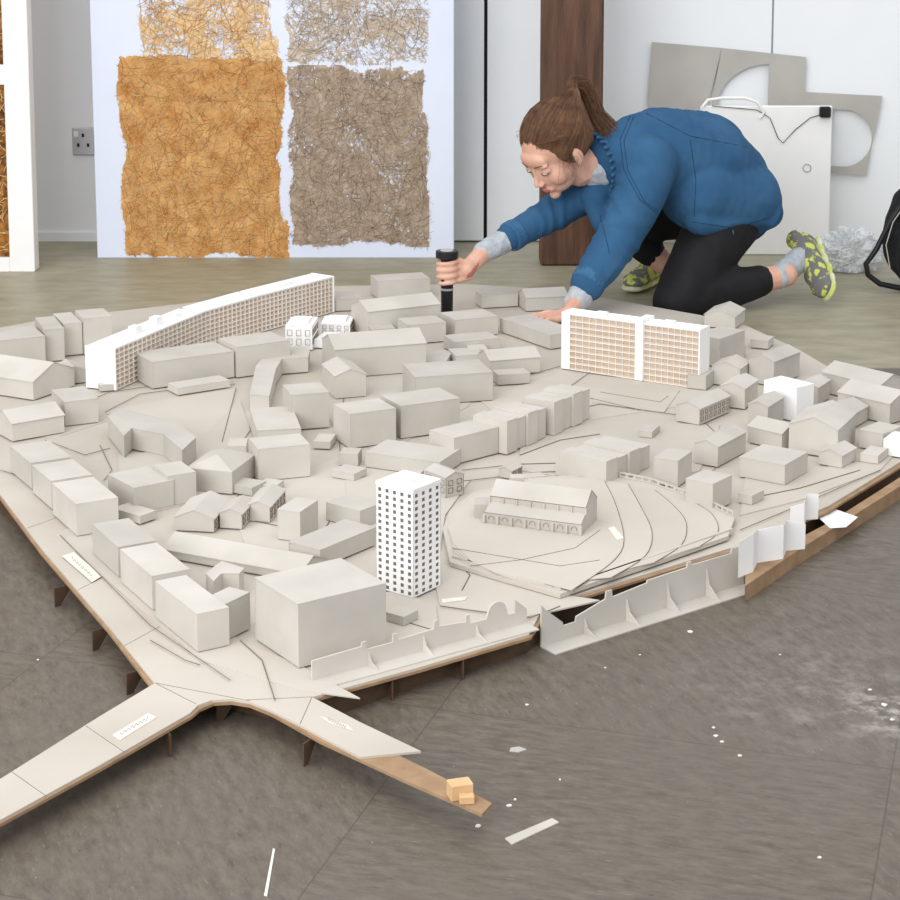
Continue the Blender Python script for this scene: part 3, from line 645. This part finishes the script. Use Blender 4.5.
# ---------------------------------------------------------------- edge walls
def profile(name,pix0,prof,zb,m,th=.003,flange=0,label="",cat="model wall"):
    a,c_=P(*pix0[0],zb),P(*pix0[1],zb); d=c_-a; n=Vector((d.y,-d.x,0)).normalized()
    if n.y>0:n=-n
    V=[];F=[]; k=len(prof)
    for s in (0,1):
        for t,h in prof:
            p=a+d*t-n*th*s; V.append((p.x,p.y,zb)); V.append((p.x,p.y,zb+h))
    for i in range(k-1):
        F.append([2*i,2*i+2,2*i+3,2*i+1]); o_=2*k; F.append([o_+2*i,o_+2*i+1,o_+2*i+3,o_+2*i+2]); F.append([2*i+1,2*i+3,o_+2*i+3,o_+2*i+1]); F.append([2*i,o_+2*i,o_+2*i+2,2*i+2])
    F.append([0,1,2*k+1,2*k]); F.append([2*k-2,4*k-2,4*k-1,2*k-1])
    e=empty(name); mobj("wall_strip",V,F,m,e)
    if flange:
        b=MB(); b.prism([(p.x,p.y) for p in (a+n*flange,c_+n*flange,c_,a)],zb,zb+.002); b.obj("wall_foot",m,e)
    nf=int(d.length/.08)
    for i in range(1,nf):
        t=i/nf; p=a+d*t; u=d.normalized()*.0012; hh=min(prof,key=lambda q_:abs(q_[0]-t))[1]
        if flange:
            b=MB(); f2=flange*.85
            b.hexa([Vector((x.x,x.y,zb+.002)) for x in (p-u,p+u,p+u+n*f2,p-u+n*f2)],[Vector((x.x,x.y,z_)) for x,z_ in ((p-u,zb+hh*.8),(p+u,zb+hh*.8),(p+u+n*f2*.25,zb+hh*.35),(p-u+n*f2*.25,zb+hh*.35))]); b.obj("wall_rib",m,e)
    top(e,label,cat,"card edge walls of the site model"); return e
def archp(t0,t1,h0,h1,n=8): return [(t0+(t1-t0)*i/n,h0+(h1-h0)*(1-(2*i/n-1)**2)**.5) for i in range(n+1)]
def steps(l,e=.0015):
    r=[]
    for i,(t0,t1,h0,h1) in enumerate(l): r+=[(t0+e,h0),(t1-e,h1)]
    return r
profile("edge_wall",((312,682),(527,624)),steps([(0,.22,.030,.032),(.22,.24,.038,.038),(.24,.36,.026,.026),(.36,.38,.038,.038),(.38,.55,.028,.030),(.55,.57,.042,.042),(.57,.70,.032,.028),(.70,.72,.038,.038),(.72,.80,.024,.024)])+archp(.805,.90,.030,.046)+steps([(.905,.94,.022,.022),(.94,1,.042,.024)]),ZB,M_card,flange=.03,label="grey card parapet strip with stepped and arched top")
profile("edge_wall",((541,648),(744,585)),steps([(0,.04,.066,.050),(.04,.10,.050,.030),(.10,.16,.024,.024),(.16,.30,.032,.046),(.30,.33,.058,.058),(.33,.50,.046,.052),(.50,.70,.056,.058),(.70,.72,.066,.066),(.72,.93,.060,.060),(.93,1,.068,.068)]),.0,M_card,flange=.034,label="long grey card wall strip standing on floor beside model")
b=MB(); sp_=[P(a,c_,.026) for a,c_ in ((745,586),(800,549),(902,485),(902,476),(830,522),(746,566))]; b.prism([(p.x,p.y) for p in sp_],0,.026); o=b.obj("edge_strip",M_mdf); top(o,"brown fibreboard edge strip beside the model","fibreboard strip")
def screen(fs,zb,lab):
    scr=empty("folded_card_screen"); wp=[P(a,c2,zb) for a,c1,c2 in fs]
    for i in range(len(fs)-1):
        a,c_=wp[i],wp[i+1]; za=zat(fs[i][0],fs[i][1],a.y); zc_=zat(fs[i+1][0],fs[i+1][1],c_.y)
        b=MB(); b.hexa([a,c_,c_+Vector((0,.001,0)),a+Vector((0,.001,0))],[Vector((a.x,a.y,za)),Vector((c_.x,c_.y,zc_)),Vector((c_.x,c_.y+.001,zc_)),Vector((a.x,a.y+.001,za))]); b.obj("screen_fold",M_white,scr)
    top(scr,lab,"card screen","folded white card screens")
screen([(738,542,578),(753,533,572),(757,530,563),(783,525,559),(786,520,551),(805,524,549)],.0265,"long zigzag folded white card screen on the model edge")
screen([(790,507,528),(804,503,527),(806,494,520),(818,494,519)],ZB,"small folded white card screen on the model edge")
o=plate("card_flap",[(818,517),(835,509),(858,517),(846,527),(830,528)],.0265,.027,M_white); top(o,"loose bent piece of white card on the model edge","card scrap")
# ---------------------------------------------------------------- loose bits
o=plate("card_strip",[(505,838),(552,818),(559,822),(512,844)],0,.0015,M_card); top(o,"narrow grey card offcut strip lying on the floor","card offcut")
wb=P(460,797,ZM); b=MB(); b.box((wb.x,wb.y,ZM+.010),.014,.010,.010,.3); b.box((wb.x+.008,wb.y-.014,ZM+.005),.009,.006,.005,.1); o=b.obj("wood_block",M_wood); bevel(o,.001); top(o,"small pale wooden block resting on fibreboard arm tip","wood block")
for a,c_,s in ((517,750,.012),(509,806,.004),(515,800,.003),(716,736,.004),(714,728,.003),(722,742,.003),(478,826,.004),(527,705,.003),(780,655,.002),(740,756,.003),(690,632,.005),(640,655,.002),(605,668,.002),(870,690,.004),(884,705,.005),(892,720,.004),(577,636,.010),(820,858,.003),(38,660,.002),(560,780,.002)):
    p=P(a,c_,0); rr=random.Random(a); n=rr.randint(4,6); pts2=[(p.x+s*rr.uniform(.6,1.1)*math.cos(6.283*i/n),p.y+s*rr.uniform(.6,1.1)*math.sin(6.283*i/n)) for i in range(n)]
    b=MB(); b.prism(pts2,0,.0012); o=b.obj("card_scrap",M_paper if a!=517 else M_greyboard); top(o,"tiny torn scrap of white paper card on the floor","card scrap","paper scraps on the floor")
o=plate("paper_sliver",[(273,848),(275,849),(267,896),(264,895)],0,.0008,M_paper); top(o,"thin white paper sliver lying on the floor","card scrap")

# ================================================================ PERSON
per=empty("person")
SK=Blob()
hc=Q(555,149,4.90); HS=1.04
up=Vector((-.48,-.42,.77)).normalized(); fw=Vector((-.56,-.42,-.74)); fw=(fw-up*fw.dot(up)).normalized(); rt=fw.cross(up).normalized()
HM=Matrix((rt,fw,up)).transposed()
def H(x,y,z): return hc+HM@(Vector((x,y,z))*HS)
def hb(x,y,z,rx,ry=None,rz=None,B_=None,sub=3):
    ry=ry or rx; rz=rz or rx; (B_ or SK).ball(H(x,y,z),(rx*HS,ry*HS,rz*HS),HM,sub)
hb(0,-.015,.03,.073,.094,.082); hb(0,.028,-.024,.056,.060,.072); hb(0,.030,-.066,.043,.050,.036); hb(0,.068,-.092,.015,.016,.014)
for s in (-1,1):
    hb(s*.034,.050,-.032,.024,.028,.030); hb(s*.029,.069,.000,.0150,.0145,.011); hb(s*.009,.093,-.036,.0062,.008,.006)
    hb(s*.074,-.004,-.012,.006,.016,.026); hb(s*.073,.002,-.030,.005,.009,.011); hb(s*.026,.072,.018,.022,.012,.008)
hb(0,.068,.03,.045,.021,.025)
SK.chain([H(0,.083,.008),H(0,.089,-.012),H(0,.100,-.031)],[.0064*HS,.0064*HS,.0082*HS])
hb(0,.0845,-.0575,.0145,.009,.0044); hb(0,.0835,-.0658,.0125,.009,.0048); hb(0,.076,-.062,.024,.012,.013)
nb=Q(612,158,5.0)
SK.chain([H(0,-.02,-.06),H(0,-.03,-.10),nb],[.050,.050,.060])
tor=[Q(733,184,5.14),Q(705,170,5.10),Q(668,162,5.05),Q(635,160,5.0)]
SK.chain(tor,[.10,.11,.11,.10],3)
nS,nE,nW=Q(648,165,4.93),Q(622,234,4.87),Q(576,302,4.75)
fS,fE,fW=Q(604,178,5.08),Q(552,214,4.98),Q(484,252,4.83)
SK.chain([nS,nE,nW],[.055,.042,.025]); SK.chain([fS,fE,fW],[.055,.040,.025])
nH,nK,nA=Q(724,220,5.08),Q(677,300,4.94),Q(786,275,5.06)
fH,fK,fA=Q(730,200,5.22),Q(618,222,5.28),Q(662,262,5.26)
SK.chain([nH,nK],[.085,.055]); SK.chain([nK,nA],[.050,.033]); SK.chain([fH,fK,fA],[.085,.055,.035])
dpt=P(447,317,ZG); tool_x,tool_y=dpt.x,dpt.y
ztopt=zat(446,253,dpt.y); zg=zat(446,271,dpt.y)
R=.016; TC=Vector((tool_x,tool_y,0))
palm=Vector((tool_x+.034,tool_y+.012,zg))
SK.chain([fW,palm+Vector((.016,.006,0))],[.025,.023]); 
for dz in (-.023,-.008,.008,.021): SK.chain([palm+Vector((.022,.006,dz*.7)),palm+Vector((-.004,-.004,dz))],[.013,.0112])
for i,(dz,ln,r) in enumerate(((.026,185,.0074),(.009,205,.0079),(-.008,195,.0076),(-.0245,165,.0066))):
    pl=[];rd=[]
    for k in range(9):
        a=math.radians(15-ln*k/8); rr=R+r*1.0+(.005 if k==0 else 0); pl.append(TC+Vector((rr*math.cos(a),rr*math.sin(a),zg+dz-.006*k/8))); rd.append(r*(1.07 if k in(3,6) else 1)-.0012*k/8)
    SK.chain([palm+Vector((-.002,-.006,dz))]+pl,[.0098]+rd)
pl=[palm+Vector((.006,.010,.012))]
for k in range(6):
    a=math.radians(35+110*k/5); rr=R+.009; pl.append(TC+Vector((rr*math.cos(a),rr*math.sin(a),zg+.020+.012*k/5)))
SK.chain(pl,[.012,.0105,.0095,.0092,.009,.0086,.0075])
hz=ZG+.016; pc=P(558,317,hz)
hd=(P(534,321,hz)-P(570,316,hz)); hd.z=0; hd.normalize(); sd=Vector((-hd.y,hd.x,0))
SK.chain([nW,pc-hd*.035+Vector((0,0,.006))],[.025,.020])
for s in (-.025,-.009,.009,.023): SK.chain([pc-hd*.035+sd*s*.6+Vector((0,0,.004)),pc+hd*.026+sd*s],[.0125,.0100])
for s,ln,r in ((-.027,.060,.0070),(-.009,.070,.0075),(.009,.065,.0073),(.026,.052,.0063)):
    a=pc+hd*.026+sd*s; SK.chain([a,a+hd*ln*.45+sd*s*.12+Vector((0,0,.006)),a+hd*ln*.8+sd*s*.2+Vector((0,0,-.002)),a+hd*ln+sd*s*.22+Vector((0,0,-.008))],[r*1.1,r,r*.92,r*.85])
a=pc-hd*.02-sd*.03; SK.chain([a,a-sd*.022+hd*.02,a-sd*.03+hd*.045+Vector((0,0,-.005))],[.0110,.0095,.0080])
body=SK.obj("body",[M_skin,M_lips],.0032,per,4)
iHM=HM.transposed()
for p in body.data.polygons:
    l=iHM@(p.center-hc)/HS
    if abs(l.x)<.0165-.9*abs(l.z+.062) and -.0715<l.z<-.0525 and l.y>.082: p.material_index=1
M_eye=mat("eye_white",(222,216,210),rough=.3)
for s in (-1,1):
    e=Blob(); hb(s*.029,.0705,-.0045,.0118,.0135,.0066,e); o=e.obj("eye",M_eye,.0016,per,2)
    e=Blob(); hb(s*.027,.0815,-.0075,.0042,.003,.0036,e,2); e.obj("iris",M_hair,.0009,o,1)
    tube("eyelash",[H(s*x,y,zz) for x,y,zz in ((.016,.081,-.0045),(.022,.0845,-.006),(.030,.0850,-.0065),(.037,.082,-.005),(.043,.076,-.003))],.0009,M_hair,per)
    tube("eyebrow",[H(s*x,y,zz) for x,y,zz in ((.012,.0885,.018),(.022,.0865,.0225),(.034,.0815,.024),(.044,.073,.020))],.0012,M_hair,per)
HB=Blob(); hb(0,-.024,.038,.080,.096,.084,HB); hb(0,-.066,-.008,.060,.045,.058,HB)
for s in (-1,1): hb(s*.050,-.028,.004,.029,.056,.048,HB); hb(s*.066,.012,.020,.010,.030,.032,HB)
tie=iHM@(Q(568,93,4.95)-hc)/HS
tie=Vector((0,tie.y,tie.z)); tie=(tie-Vector((0,-.024,.038))).normalized()*.112+Vector((0,-.024,.038)); T=H(*tie)
HB.chain([H(*(tie*.75)),T],[.036,.017])
hairo=HB.obj("hair",M_hair,.004,per,5,lambda p:.0006*noise.noise(p*60))
bv=BVHTree.FromObject(hairo,bpy.context.evaluated_depsgraph_get())
rr=random.Random(5); L1=[];L2=[]
for k in range(2600):
    a=rr.uniform(-math.pi,math.pi)
    st=Vector((math.sin(a)*.082,math.cos(a)*.083-.02,.026+.035*math.cos(a)-.045*(1-math.cos(a))*.5+rr.uniform(-.008,.03)))
    p0=H(*st); pl=[]; lift=.0002+.0016*rr.random()**3
    for i in range(11):
        t=i/10; x=p0.lerp(T,t); loc=bv.find_nearest(x+(x-H(0,-.02,.02)).normalized()*.05)
        if loc[0] is None: continue
        pl.append(loc[0]+loc[1]*lift)
    if len(pl)>3: (L1 if rr.random()<.6 else L2).append(pl)
tube("hair_strands",L1,.00035,M_hair,hairo,res=0)["kind"]="stuff"; tube("hair_strands",L2,.00035,M_hairl,hairo,res=0)["kind"]="stuff"
L1=[]
for k in range(60):
    s=-1 if k%2 else 1; p0=H(s*.072,rr.uniform(-.03,.04),rr.uniform(.0,.025)); q_=[p0]
    for i in range(6): q_.append(q_[-1]+HM@Vector((s*rr.uniform(-.002,.004),rr.uniform(-.010,.006),0))+Vector((0,0,-rr.uniform(.005,.011))))
    L1.append(q_)
for k in range(30):
    a=rr.uniform(-1.2,1.2); p0=H(math.sin(a)*.080,.060*math.cos(a),.075); d=(p0-hc).normalized(); L1.append([p0,p0+d*.006+Vector((.006,0,.002)),p0+d*.007+Vector((.018,0,.004)),p0+d*.004+Vector((.03,0,.006))])
tube("hair_strands",L1,.0004,M_hairl,hairo,res=0)["kind"]="stuff"
PT=[T,Q(572,84,4.98),Q(582,84,5.0),Q(591,98,5.0),Q(598,117,4.99),Q(609,132,4.96)]
HB=Blob(); HB.chain(PT,[.012,.016,.017,.015,.009,.003]); o=HB.obj("ponytail",M_hair,.004,hairo,2,lambda p:.002*noise.noise(p*70))
L1=[];L2=[]
for k in range(420):
    of=Vector((rr.gauss(0,1),rr.gauss(0,1),rr.gauss(0,1))); of=of/max(of.length,1)*.020; (L1 if k%2 else L2).append([p+of*(.5,.9,1.1,1.1,1.1,1.5)[i]+Vector((rr.gauss(0,.0016),0,rr.gauss(0,.0016))) for i,p in enumerate(PT)])
tube("ponytail_strands",L1,.0004,M_hairl,o,res=0)["kind"]="stuff"; tube("ponytail_strands",L2,.0004,M_hair,o,res=0)["kind"]="stuff"
tube("hair_tie",[T+Vector((.014*math.cos(t),.0,.014*math.sin(t))) for t in [i*.5236 for i in range(12)]],.003,M_black,hairo,cyc=True)
LB=Blob(); LB.chain([Q(730,200,5.14),nH],[.100,.098],3); LB.chain([nH,nK],[.102,.066],3); LB.chain([nK,nK.lerp(nA,.35),nK.lerp(nA,.75)],[.064,.062,.044],2)
LB.chain([Q(730,200,5.2),fK],[.10,.064],3); LB.chain([fK,fK.lerp(fA,.75)],[.062,.044]); LB.ball(Q(742,212,5.14),.088)
LB.obj("leggings",M_leg,.007,per,4,lambda p:.003*noise.noise(p*18))
JB=Blob(); JB.chain([Q(727,180,5.14),Q(702,166,5.10),Q(664,156,5.05),Q(632,158,5.0),Q(612,160,4.99)],[.122,.138,.135,.112,.080],3)
JB.chain([Q(740,198,5.11),Q(700,192,5.03)],[.116,.110],3); JB.chain([Q(764,212,5.08),Q(700,218,4.98)],[.050,.050],3)
JB.chain([nS,Q(640,195,4.89),nE,Q(587,284,4.775)],[.086,.076,.064,.044],3)
JB.chain([fS,fE,Q(508,238,4.88)],[.072,.053,.040],3); JB.ball(Q(608,190,5.0),.066)
JB.chain([Q(596,196,4.96),Q(602,226,4.95)],[.045,.028],3)
def ridge(p,d1,f1,f2,s,k=3.0):
    a=p.dot(d1); q_=p-d1*a; w=noise.noise(p*6+Vector((s,0,0)))
    n=noise.noise(q_*f1+d1*(a*f2)+Vector((w*.6+s,s,0))); return max(0,1-abs(n)*k)**1.4
D1=Vector((.75,.25,-.6)).normalized(); D2=Vector((.35,.1,.93)).normalized()
SH=Q(632,190,4.87)
def fold(p):
    m=max(0,min(1,.35+1.6*noise.noise(p*4+Vector((4,4,4)))))
    h=.006*noise.noise(p*4.5)+m*(.011*ridge(p,D1,9,1.4,1.3,3.8)+.008*ridge(p,D2,10,1.8,7.7,4))-.003
    for c_,ax,L_r in ((nE,(nW-nS).normalized(),.13),(fE,(fW-fS).normalized(),.12),(nW.lerp(nE,.3),(nW-nE).normalized(),.10),(SH,Vector((.5,0,.86)),.11)):
        l=(p-c_).length
        if l<L_r: h+=.0055*max(-.3,math.sin((p-c_).dot(ax)*120+8*noise.noise(p*8)))*(1-l/L_r)
    return h
jk=JB.obj("denim_jacket",M_denim,.005,per,5,fold)
def ring(name,c,ax,r,t,m,wide=1,parent=jk,seg=24,grow=0):
    ax=ax.normalized(); u=ax.orthogonal().normalized(); v_=ax.cross(u)
    Bq=Blob()
    for k in range(wide):
        for i in range(seg):
            a=i*2*math.pi/seg; r_=r+grow*k; Bq.ball(c+u*r_*math.cos(a)+v_*r_*math.sin(a)+ax*(k*t*.8),t,None,2)
    return Bq.obj(name,m,.003,parent,2)
ring("cuff",Q(587,284,4.776),nE-nW,.041,.006,M_denimd,6); ring("cuff",Q(510,237,4.882),fE-fW,.036,.006,M_denimd,6)
hdv=(H(0,-.03,-.1)-nb)
ring("collar",nb+hdv.normalized()*.018,hdv,.070,.006,M_denimd,8,jk,28,.0025)
SW=Blob(); d=(nE-nW); SW.chain([nW-d*.04,nW+d*.24],[.031,.039]); sw=SW.obj("sweatshirt_sleeve",M_sweat,.004,per,3,lambda p:.003*noise.noise(p*50))
SW=Blob(); d=(fE-fW); SW.chain([fW-d*.02,fW+d*.22,fW+d*.45],[.029,.034,.037]); SW.obj("sweatshirt_sleeve",M_sweat,.004,per,3,lambda p:.003*noise.noise(p*50))
SW=Blob(); SW.chain([nb+hdv*.1+Vector((-.016,-.014,-.022)),nb+hdv*.46+Vector((-.004,-.006,-.016))],[.062,.057]); SW.obj("sweatshirt_neck",M_sweat,.004,per,3,lambda p:.003*noise.noise(p*50))
bvj=BVHTree.FromObject(jk,bpy.context.evaluated_depsgraph_get())
def seam(pp,r=.0010,m=M_seam,name="seam"):
    pl=[]
    for i in range(len(pp)-1):
        for k in range(8):
            t=k/8; a=pp[i][0]*(1-t)+pp[i+1][0]*t; c_=pp[i][1]*(1-t)+pp[i+1][1]*t; h=bvj.ray_cast(C0,ray(a,c_).normalized())
            if h[0]: pl.append(h[0]+h[1]*.0004)
    if len(pl)>2: tube(name,pl,r,m,jk,res=1)
for s in ([(630,116),(620,140),(624,170),(640,200),(660,216)],[(634,116),(624,141),(628,171),(644,201),(663,215)],[(640,110),(690,136),(762,150)],[(692,222),(735,228),(774,216)],[(600,215),(606,238),(610,256)],[(690,140),(696,180),(694,222)]): seam(s,.0008)
tube("jacket_tab",[Q(733,230,4.97),Q(733,252,4.97)],.0025,M_denim,jk)
def shoe(heel,toe,upv,name="shoe"):
    ax=(toe-heel); L=ax.length; ax.normalize(); upv=(upv-ax*upv.dot(ax)).normalized(); sd=ax.cross(upv); MM=Matrix((ax,sd,upv)).transposed()
    s=empty(name); s.parent=per; k=L/.27
    def pt(x,y,z): return heel+MM@(Vector((x,y,z))*k)
    U=Blob()
    for x,y,z,a,b_,c_ in ((.035,0,.045,.036,.031,.045),(.07,0,.045,.045,.033,.042),(.11,.002,.038,.05,.036,.034),(.16,.004,.030,.05,.042,.026),(.205,.004,.024,.045,.042,.020),(.235,0,.02,.03,.034,.016),(.03,0,.075,.028,.028,.022)):
        U.ball(pt(x,y,z),(a*k,b_*k,c_*k),MM)
    U.obj("shoe_upper",M_shoe,.004,s,3)
    U=Blob()
    for x,y,a,b_ in ((.03,0,.035,.034),(.07,0,.045,.033),(.12,0,.05,.036),(.17,.003,.05,.044),(.215,.003,.043,.043),(.24,0,.032,.036)):
        U.ball(pt(x,y,.004),(a*k,b_*k,.011*k),MM)
    U.obj("shoe_sole",M_sole,.004,s,2)
    for i in range(5):
        x=.10+.02*i; z=.074-.010*i; tube("shoe_lace",[pt(x,-.02,z-.006),pt(x+.004,0,z+.001),pt(x,.02,z-.006)],.0022*k,M_lace,s)
    return s
heelP=Q(815,242,5.24); toeP=Q(832,297,5.00)
shoe(heelP,toeP,Vector((-.8,-.55,.15)))
fh=P(664,276,.012); ft=P(622,294,.012); shoe(fh,fh+(ft-fh).normalized()*.25,Vector((0,0,1)))
SO=Blob(); SO.chain([nK.lerp(nA,.93),nA.lerp(heelP,.5)],[.036,.036]); SO.obj("sock",M_sweat,.004,per,2)
top(per,"kneeling person in blue denim jacket leaning over model with black tool","person")
# ---------------------------------------------------------------- black hand tool
tl=empty("hand_tool")
def cyl(name,x,y,z0,z1,r0,r1,m,parent,n=24):
    V=[];F=[]
    for i in range(n):
        a=i*2*math.pi/n; V.append((x+r0*math.cos(a),y+r0*math.sin(a),z0)); V.append((x+r1*math.cos(a),y+r1*math.sin(a),z1))
    for i in range(n):
        j=(i+1)%n; F.append([2*i,2*j,2*j+1,2*i+1])
    F.append([2*i for i in range(n)]); F.append([2*i+1 for i in range(n)])
    o=mobj(name,V,F,m,parent); bevel(o,.001); return o
cyl("tool_shaft",tool_x,tool_y,ZG,zg-.03,.015,.016,M_black,tl); cyl("tool_grip",tool_x,tool_y,zg-.03,ztopt-.012,.0155,.0155,M_black,tl)
cyl("tool_cap",tool_x,tool_y,ztopt-.012,ztopt+.006,.029,.029,M_black,tl); cyl("tool_button",tool_x,tool_y,ztopt+.006,ztopt+.009,.018,.016,M_greyboard,tl); cyl("tool_collar",tool_x,tool_y,zg-.050,zg-.044,.0170,.0170,M_steel,tl)
top(tl,"black cylindrical hand tool held upright on the model","hand tool")
# ---------------------------------------------------------------- light
W=bpy.data.worlds.new("world"); S.world=W; W.use_nodes=True; W.node_tree.nodes["Background"].inputs[0].default_value=(.96,.975,1,1); W.node_tree.nodes["Background"].inputs[1].default_value=.90
def area(name,loc,tgt,size,pw,col=(1,1,1)):
    l=bpy.data.lights.new(name,'AREA'); l.shape='RECTANGLE'; l.size=size[0]; l.size_y=size[1]; l.energy=pw; l.color=col
    o=bpy.data.objects.new(name,l); COL.objects.link(o); o.location=loc; o.rotation_euler=(Vector(tgt)-Vector(loc)).to_track_quat('-Z','Y').to_euler()
area("overhead_softbox",(-.5,2.4,3.6),(0,4.4,0),(5,3.5),80,(1,.99,.97))  # unseen softbox added overhead, tilted to light model and wall
area("front_fill",(-2.6,-1.0,2.3),(-.6,5.4,.6),(4,2.4),205,(.98,.985,1))  # added frontal fill from camera side to brighten camera-facing faces
S.view_settings.view_transform='Standard'; S.view_settings.exposure=0
